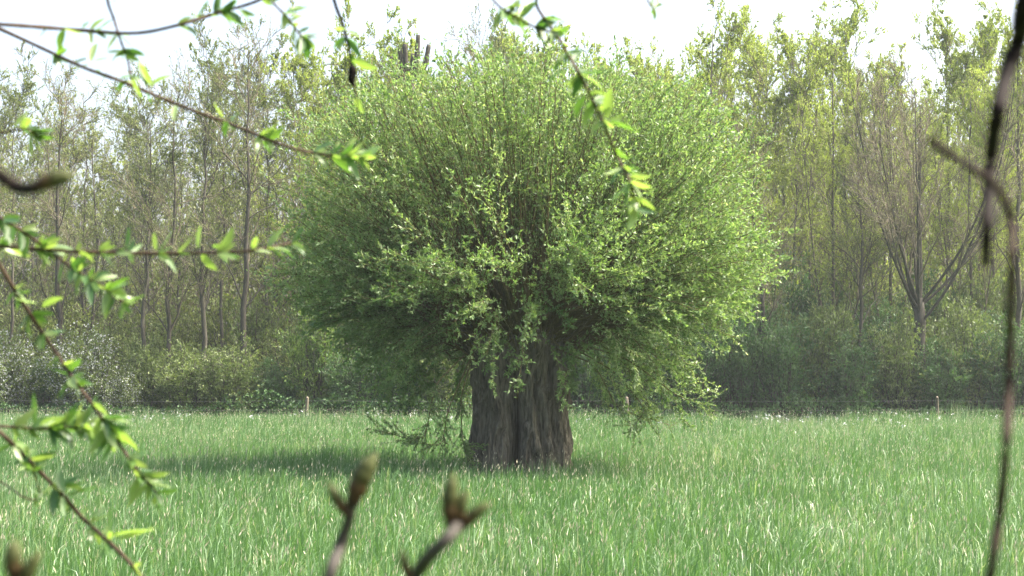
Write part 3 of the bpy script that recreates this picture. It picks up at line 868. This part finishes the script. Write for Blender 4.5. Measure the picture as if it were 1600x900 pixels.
# ------------------------------------------------------------------ foreground twigs
def leaf_mesh(seed):
    g = np.random.default_rng(seed)
    n = 7
    t = np.linspace(0, 1, n)
    wd = 0.13 * np.sin(np.pi * t ** .8) ** .8 + .004
    wd[-1] = .002
    bend = g.uniform(-.25, .35)
    zz = bend * t ** 2
    sd_ = g.uniform(-.08, .08) * np.sin(np.pi * t)
    mid = np.stack([t, sd_, zz], -1)
    lft = mid + np.stack([np.zeros(n), wd, wd * .45], -1)
    rgt = mid + np.stack([np.zeros(n), -wd, wd * .45], -1)
    v = np.concatenate([lft, mid, rgt])
    q = []
    for i in range(n - 1):
        q += [[i, i + 1, n + i + 1, n + i], [n + i, n + i + 1, 2 * n + i + 1, 2 * n + i]]
    mbl = MB(); mbl.add(v, None, q, np.full(len(v), g.random()))
    return mbl.mesh("leaf", M_FLEAF, True)
LEAVES = [leaf_mesh(i) for i in range(9)]

def spline(pts, nn):
    """Catmull-Rom through pts"""
    pts = np.asarray(pts, float)
    P = np.vstack([2 * pts[0] - pts[1], pts, 2 * pts[-1] - pts[-2]])
    out = []
    for s in np.linspace(0, len(pts) - 1 - 1e-6, nn):
        i = int(s); f = s - i
        a, b_, c, d = P[i], P[i + 1], P[i + 2], P[i + 3]
        out.append(.5 * (2 * b_ + (c - a) * f + (2 * a - 5 * b_ + 4 * c - d) * f * f + (3 * b_ - a - 3 * c + d) * f ** 3))
    return np.array(out)

def put_leaf(parent, base, pos, d, ln_, roll):
    o = bpy.data.objects.new("leaf", random.choice(LEAVES))
    d = Vector(d).normalized()
    q_ = d.to_track_quat('X', 'Z')
    from mathutils import Quaternion
    o.rotation_mode = 'QUATERNION'
    o.rotation_quaternion = Quaternion(d, roll) @ q_
    o.location = Vector(pos) - Vector(base)
    o.scale = (ln_, ln_ * random.uniform(.95, 1.3), ln_)
    link(o, parent)

def twig(label, pts, depth, rpx, mat=None, nodes=(), extra=(), lpx=44, name="willow_twig", ends=None, cat="twig", group="leafy willow twigs hanging in front of the camera", seed=0, spread=(35, 65), dense=.075):
    """pts: photograph pixels; depth: one value or (start, end); rpx: (start, end) radius in photograph pixels; nodes: fractions carrying leaves"""
    rnd = random.Random(seed)
    d0, d1 = depth if isinstance(depth, tuple) else (depth, depth)
    n_ = len(pts)
    W = [px(p[0], p[1], d0 + (d1 - d0) * i / (n_ - 1)) for i, p in enumerate(pts)]
    # a little wander in depth so that the twig is not flat
    for i in range(1, n_ - 1): W[i] = W[i] * 1.0 + (W[i] - np.array([0, 0, CAM_Z])) * rnd.uniform(-.03, .03)
    base = W[0]
    root = empty(name, base, label, cat, group)
    nn = max(16, n_ * 6)
    P = spline(W, nn)
    dm = (d0 + d1) / 2
    thin = .76 if name == 'willow_twig' else 1.0
    rad = thin * np.linspace(rpx[0], rpx[1], nn) * dm / FPX * np.array([rnd.uniform(.88, 1.14) for _ in range(nn)])
    mbs = MB(); tubes(mbs, (P - base)[None], rad[None], 8)
    mbs.build("stem", mat or M_FTWIG, root, smooth=True)
    view = np.array([0, 1.0, 0])
    for f in nodes:
        f, cnt, sz = (f if isinstance(f, tuple) else (f, 3, 1.0))
        i = min(int(f * (nn - 1)), nn - 2)
        p = P[i] + (P[i + 1] - P[i]) * (f * (nn - 1) - i)
        T = P[i + 1] - P[i]; T = T / np.linalg.norm(T)
        s = np.cross(T, view); s /= np.linalg.norm(s)
        a0 = rnd.uniform(0, 2 * np.pi)
        cnt += 1
        for c in range(cnt):
            az = a0 + c * 2 * np.pi / cnt * rnd.uniform(.8, 1.2)
            A = R(rnd.uniform(*spread))
            perp = s * math.cos(az) + view * math.sin(az) * .8
            d = T * math.cos(A) + perp * math.sin(A)
            L = lpx * .98 * sz * rnd.uniform(.6, 1.15) * dm / FPX
            put_leaf(root, base, p, d, L, rnd.uniform(-1.2, 1.2))
    if nodes:
        lo = min(f if not isinstance(f, tuple) else f[0] for f in nodes)
        for f in np.arange(lo, .985, dense):
            f = f + rnd.uniform(-.02, .02)
            i = min(max(int(f * (nn - 1)), 0), nn - 2)
            p = P[i]; T = P[i + 1] - P[i]; T = T / np.linalg.norm(T)
            s = np.cross(T, view); s /= np.linalg.norm(s)
            if rnd.random() < .3: continue
            for c in range(rnd.choice([1, 2, 3, 4])):
                az = rnd.uniform(0, 6.283); A = R(rnd.uniform(15, 85))
                d = T * math.cos(A) + (s * math.cos(az) + view * math.sin(az) * .8) * math.sin(A)
                put_leaf(root, base, p, d, lpx * rnd.uniform(.28, .9) * dm / FPX, rnd.uniform(-1.2, 1.2))
    for (x0, y0, x1, y1) in extra:   # single leaves traced by their base and tip pixel
        p0, p1 = px(x0, y0, dm), px(x1, y1, dm * rnd.uniform(.99, 1.01))
        put_leaf(root, base, p0, p1 - p0, np.linalg.norm(p1 - p0), rnd.uniform(-.9, .9))
    return root

ND = lambda a, b, k, c=3, s=1.0: [(a + (b - a) * i / max(k - 1, 1), c, s) for i in range(k)]
twig("dark willow twig curving along the top left corner and rising to the top edge",
     [(-90, 36), (0, 38), (100, 45), (205, 52), (275, 40), (340, 20), (405, 0), (470, -40)], (1.75, 1.75), (4.6, 3.2), M_FTWIG,
     [(.35, 2, .8), (.72, 4, 1.0), (.74, 3, .9)],
     [(100, 45, 95, 82), (100, 45, 125, 60), (75, 42, 62, 60), (128, 44, 140, 34), (310, 25, 330, 5), (300, 25, 345, 30), (285, 40, 308, 58), (375, 15, 402, 28), (370, 10, 385, 40)], seed=1)
twig("long leafy willow twig slanting from the top left down to the crown of the willow",
     [(-80, 10), (0, 45), (65, 75), (130, 105), (190, 127), (250, 152), (310, 176), (370, 198), (440, 226), (500, 241), (562, 246)], (1.9, 1.9), (4.2, 2.6), M_FTWIG,
     [(.88, 3, .9), (.93, 5, 1.0), (.97, 5, 1.0), (1.0, 4, .8), (.75, 3, .9), (.24, 3, .8)],
     [(140, 98, 152, 70), (140, 100, 118, 113), (150, 108, 165, 122), (145, 95, 170, 96), (236, 135, 220, 95), (236, 135, 268, 112), (200, 125, 182, 143), (230, 135, 222, 88), (362, 190, 376, 172), (355, 190, 352, 215), (350, 185, 325, 165),
      (415, 212, 435, 190), (412, 218, 430, 212), (410, 220, 425, 240), (275, 165, 272, 185)], seed=2, dense=0.06)
twig("leafy twig tip hanging from the top edge across both long twigs at top left",
     [(160, -60), (168, 0), (178, 30), (188, 62), (200, 95), (205, 125)], (1.85, 1.85), (3.2, 2.0), M_FTWIG,
     [(.55, 3, .8), (.7, 4, .8), (.95, 4, .9)], [(172, 3, 186, 5), (176, 30, 158, 45), (190, 80, 168, 82)], seed=3)
twig("short leafy twig at the top edge, third from the left of the hanging tips",
     [(405, -50), (425, 0), (447, 25), (462, 45), (474, 60)], (1.8, 1.8), (3.0, 2.0), M_FTWIG,
     [(.45, 4, .9), (.95, 3, .9)], [(474, 58, 480, 96), (472, 58, 505, 50), (474, 60, 505, 58), (470, 55, 470, 90), (447, 22, 462, 3), (450, 15, 480, 18)], seed=4)
twig("thin twig with a withered brown catkin hanging from the top edge left of the middle",
     [(510, -60), (522, 0), (536, 40), (545, 75), (549, 100), (553, 125), (560, 175)], (1.9, 1.9), (4.2, 1.6), M_FTWIGD,
     [(.42, 3, .9)], [(550, 95, 590, 110), (549, 95, 575, 98), (540, 45, 520, 48), (543, 48, 562, 53)], seed=5)
t5 = [o for o in bpy.data.objects if o.name.startswith("willow_twig") and "catkin" in o.get("label", "")][0]
mbc = MB()
ck = np.array([px(549, 100, 1.9), px(551, 112, 1.9), px(549, 124, 1.9), px(552, 134, 1.9)]) - np.array(t5.location)
tubes(mbc, spline(ck, 12)[None], (np.array([2, 4, 6.5, 6, 7, 5.5, 6.5, 6, 5, 4, 3, 1.5]) * 1.9 / FPX)[None], 8)
mbc.build("catkin", M_FTWIGD, t5, smooth=True)
twig("leafy willow twig hanging down in front of the middle of the willow crown",
     [(850, -60), (838, 0), (850, 28), (872, 58), (886, 82), (905, 115), (930, 165), (945, 197), (965, 245), (985, 285), (992, 325)], (1.75, 1.75), (3.6, 2.4), M_FTWIG,
     [(.2, 4, .9), (.27, 3, .8), (.40, 4, .9), (.50, 4, 1), (.59, 4, 1), (.68, 4, 1), (.84, 5, 1.0), (.9, 5, 1), (.96, 5, .9), (1.0, 5, .8)],
     [(888, 105, 858, 130), (892, 105, 905, 80), (890, 105, 928, 122), (918, 145, 885, 150), (922, 145, 948, 145), (915, 150, 900, 185), (948, 185, 955, 135), (950, 190, 992, 208), (950, 190, 985, 180)], seed=6, dense=0.04)
twig("short side twig full of leaves at the top edge, joining the middle hanging twig",
     [(745, -40), (775, 5), (805, 25), (835, 42), (866, 52)], (1.78, 1.76), (3.0, 2.2), M_FTWIG,
     [(.35, 4, 1), (.55, 4, 1), (.75, 4, 1), (.95, 3, .9)], [(785, 15, 762, 25), (790, 18, 805, 42)], seed=7, dense=0.07)
twig("tiny twig tip with few leaves poking down from the top edge right of the middle",
     [(1000, -50), (1012, 0), (1022, 14)], (1.9, 1.9), (2.4, 1.6), M_FTWIG, [(.8, 4, .6), (1, 4, .6)], [], seed=8)
twig("small leaf cluster on a twig tip at the left edge above the blurred brown bud",
     [(-60, 220), (0, 208), (40, 202), (62, 215)], (1.85, 1.85), (2.8, 1.8), M_FTWIG,
     [(.6, 4, .9), (.8, 4, 1)], [(22, 200, 44, 175), (45, 203, 80, 228), (48, 205, 58, 232)], seed=9)
twig("nearly level willow twig with leaves reaching from the left edge toward the willow",
     [(-70, 380), (0, 385), (120, 393), (260, 396), (380, 393), (455, 380)], (1.75, 1.75), (4.0, 2.6), M_FTWIG,
     [(.2, 5, .9), (.3, 5, 1), (.45, 4, 1), (.58, 4, 1), (.73, 5, 1), (.9, 5, 1), (1.0, 5, .7)],
     [(243, 392, 242, 362), (198, 388, 205, 355), (310, 388, 318, 352), (330, 385, 360, 390)], seed=10, dense=0.05)
twig("leafy twig slanting down from the left edge across the level twig",
     [(-70, 290), (0, 340), (40, 365), (90, 402), (130, 430), (165, 452), (192, 472)], (1.72, 1.72), (3.8, 2.2), M_FTWIG,
     [(.18, 5, 1), (.3, 5, 1), (.45, 4, .9), (.6, 5, 1), (.72, 5, 1), (.85, 5, 1), (1, 5, .9)], [], seed=11, dense=0.045)
twig("long brown twig slanting down from the left edge to a leafy tip over the grass",
     [(-60, 310), (0, 415), (40, 480), (80, 540), (112, 588), (150, 640), (190, 700), (215, 735), (245, 770)], (1.7, 1.7), (5.0, 2.2), M_FTWIG,
     [(.2, 5, 1), (.27, 5, 1), (.33, 4, 1), (.5, 4, .9), (.65, 8, 1.2), (.68, 8, 1.2), (.71, 7, 1.1), (.80, 5, 1), (.9, 5, 1), (.95, 6, 1.1), (1.0, 6, 1)],
     [(65, 480, 100, 462), (60, 475, 20, 470), (110, 585, 75, 580)], seed=12, dense=0.05)
twig("leafy side twig crossing level from the left edge at the height of the meadow edge",
     [(-60, 662), (0, 666), (60, 669), (130, 667)], (1.7, 1.7), (3.6, 2.4), M_FTWIG,
     [(.45, 5, 1), (.6, 5, 1), (.75, 6, 1.1), (.85, 7, 1.2), (.93, 7, 1.2), (1, 8, 1.2)], [(55, 665, 56, 612), (62, 665, 100, 645)], seed=13, dense=0.06)
twig("leafy twig slanting down through the lower left corner to the bottom edge",
     [(-50, 630), (5, 680), (40, 715), (90, 765), (130, 810), (180, 856), (222, 902), (260, 960)], (1.7, 1.6), (5.0, 4.0), M_FTWIG,
     [(.2, 6, 1), (.3, 5, 1), (.42, 7, 1.2), (.6, 5, 1.1), (.68, 4, 1)], [(170, 838, 174, 790), (178, 838, 245, 822), (180, 842, 244, 842), (172, 845, 160, 880), (100, 770, 95, 730), (102, 775, 158, 762), (98, 775, 100, 808), (108, 770, 130, 795)], seed=14, dense=0.06)
twig("thin curled twiglet in the lower left corner under the leafy twigs",
     [(-40, 735), (0, 752), (40, 778), (62, 775), (50, 725), (42, 700)], (1.7, 1.7), (2.0, 1.6), M_FTWIG,
     [(.55, 4, .7), (.75, 4, .7)], [], seed=15)

# thick swelling buds and blurred bare branches close to the lens
def bud(parent, base, a, b_, d, wpx, kind="bud"):
    p0, p1 = px(a[0], a[1], d), px(b_[0], b_[1], d)
    n_ = 16
    t = np.linspace(0, 1, n_)
    P = p0 + (p1 - p0) * t[:, None] - base
    side = np.cross(p1 - p0, [0, 1, 0]) 
    P = P + side * (0.05 * np.sin(np.pi * t))[:, None]
    r_ = wpx * d / FPX * np.interp(t, [0, .12, .45, .7, .9, 1], [.5, .75, 1.0, .85, .5, .12]) * (1 + .07 * np.sign(np.sin(t * 26)))
    mbb = MB(); tubes(mbb, P[None], r_[None], 10)
    # tint follows the length: brown scales at the foot, green at the tip
    mbb.t = [np.repeat(t, 10).astype(np.float32)]
    return mbb.build(kind, M_BUD, parent, smooth=True)

def bud_twig(label, pts, d, rpx, buds, mat=M_FTWIGG, seed=0, group="blurred budding twigs close to the lens"):
    r_ = twig(label, pts, d, rpx, mat, name="budding_twig", group=group, seed=seed)
    base = np.array(r_.location)
    for a, b_, w_ in buds: bud(r_, base, a, b_, d, w_)
    return r_
bud_twig("blurred twig with one large and one small bud, bottom edge left of the trunk",
         [(490, 1000), (515, 900), (530, 858), (545, 812), (550, 785)], .85, (11, 8),
         [((550, 790), (588, 708), 17), ((545, 806), (514, 752), 9.5)], seed=21)
bud_twig("blurred branching twig with three buds at the bottom edge, below the trunk",
         [(585, 1000), (645, 905), (672, 868), (700, 840), (715, 822)], .8, (11, 9),
         [((706, 826), (709, 738), 14), ((716, 822), (730, 765), 10), ((718, 828), (768, 785), 10.5), ((642, 905), (628, 858), 8)], seed=22)
bud_twig("very blurred pale bud beside a darker bud in the bottom left corner",
         [(20, 1010), (22, 950), (23, 900)], .7, (8, 9), [((23, 905), (24, 842), 15), ((30, 940), (64, 858), 13)], seed=23)
bud_twig("blurred brown budding shoot poking in from the left edge above the level twig",
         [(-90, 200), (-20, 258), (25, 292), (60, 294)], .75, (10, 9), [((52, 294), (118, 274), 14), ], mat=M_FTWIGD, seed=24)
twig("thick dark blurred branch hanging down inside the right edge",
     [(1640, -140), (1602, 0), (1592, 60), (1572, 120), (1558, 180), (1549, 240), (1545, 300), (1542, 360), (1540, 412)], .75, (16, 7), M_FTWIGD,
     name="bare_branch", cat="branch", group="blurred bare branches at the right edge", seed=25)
r3 = twig("thin brown blurred branch bent at its top, running down the right edge",
     [(1455, 220), (1490, 245), (1535, 274), (1562, 300), (1580, 345), (1581, 420), (1578, 520), (1575, 620), (1572, 700), (1562, 800), (1552, 870), (1545, 910), (1520, 1010)], .7, (5.5, 8), M_FTWIGG2,
     name="bare_branch", cat="branch", group="blurred bare branches at the right edge", seed=26)

# ------------------------------------------------------------------ spring haze in the air
hz = MB()
hv = np.array([[a, b_, c] for a in (-150, 150) for b_ in (-40, 210) for c in (-1.0, 18.0)], float)
hz.add(hv, None, [[0, 1, 3, 2], [4, 6, 7, 5], [0, 4, 5, 1], [2, 3, 7, 6], [0, 2, 6, 4], [1, 5, 7, 3]])
hm = bpy.data.materials.new("haze_air"); hm.use_nodes = True
hn = hm.node_tree; hn.nodes.remove(hn.nodes["Principled BSDF"])
pv = hn.nodes.new("ShaderNodeVolumePrincipled")
pv.inputs["Color"].default_value = (0.86, 0.97, 0.95, 1); pv.inputs["Density"].default_value = 0.00045; pv.inputs["Anisotropy"].default_value = 0.3
hn.links.new(pv.outputs[0], hn.nodes["Material Output"].inputs["Volume"])
tag(hz.build("haze", hm), "thin pale spring haze filling the air over the field", "haze", kind="stuff")
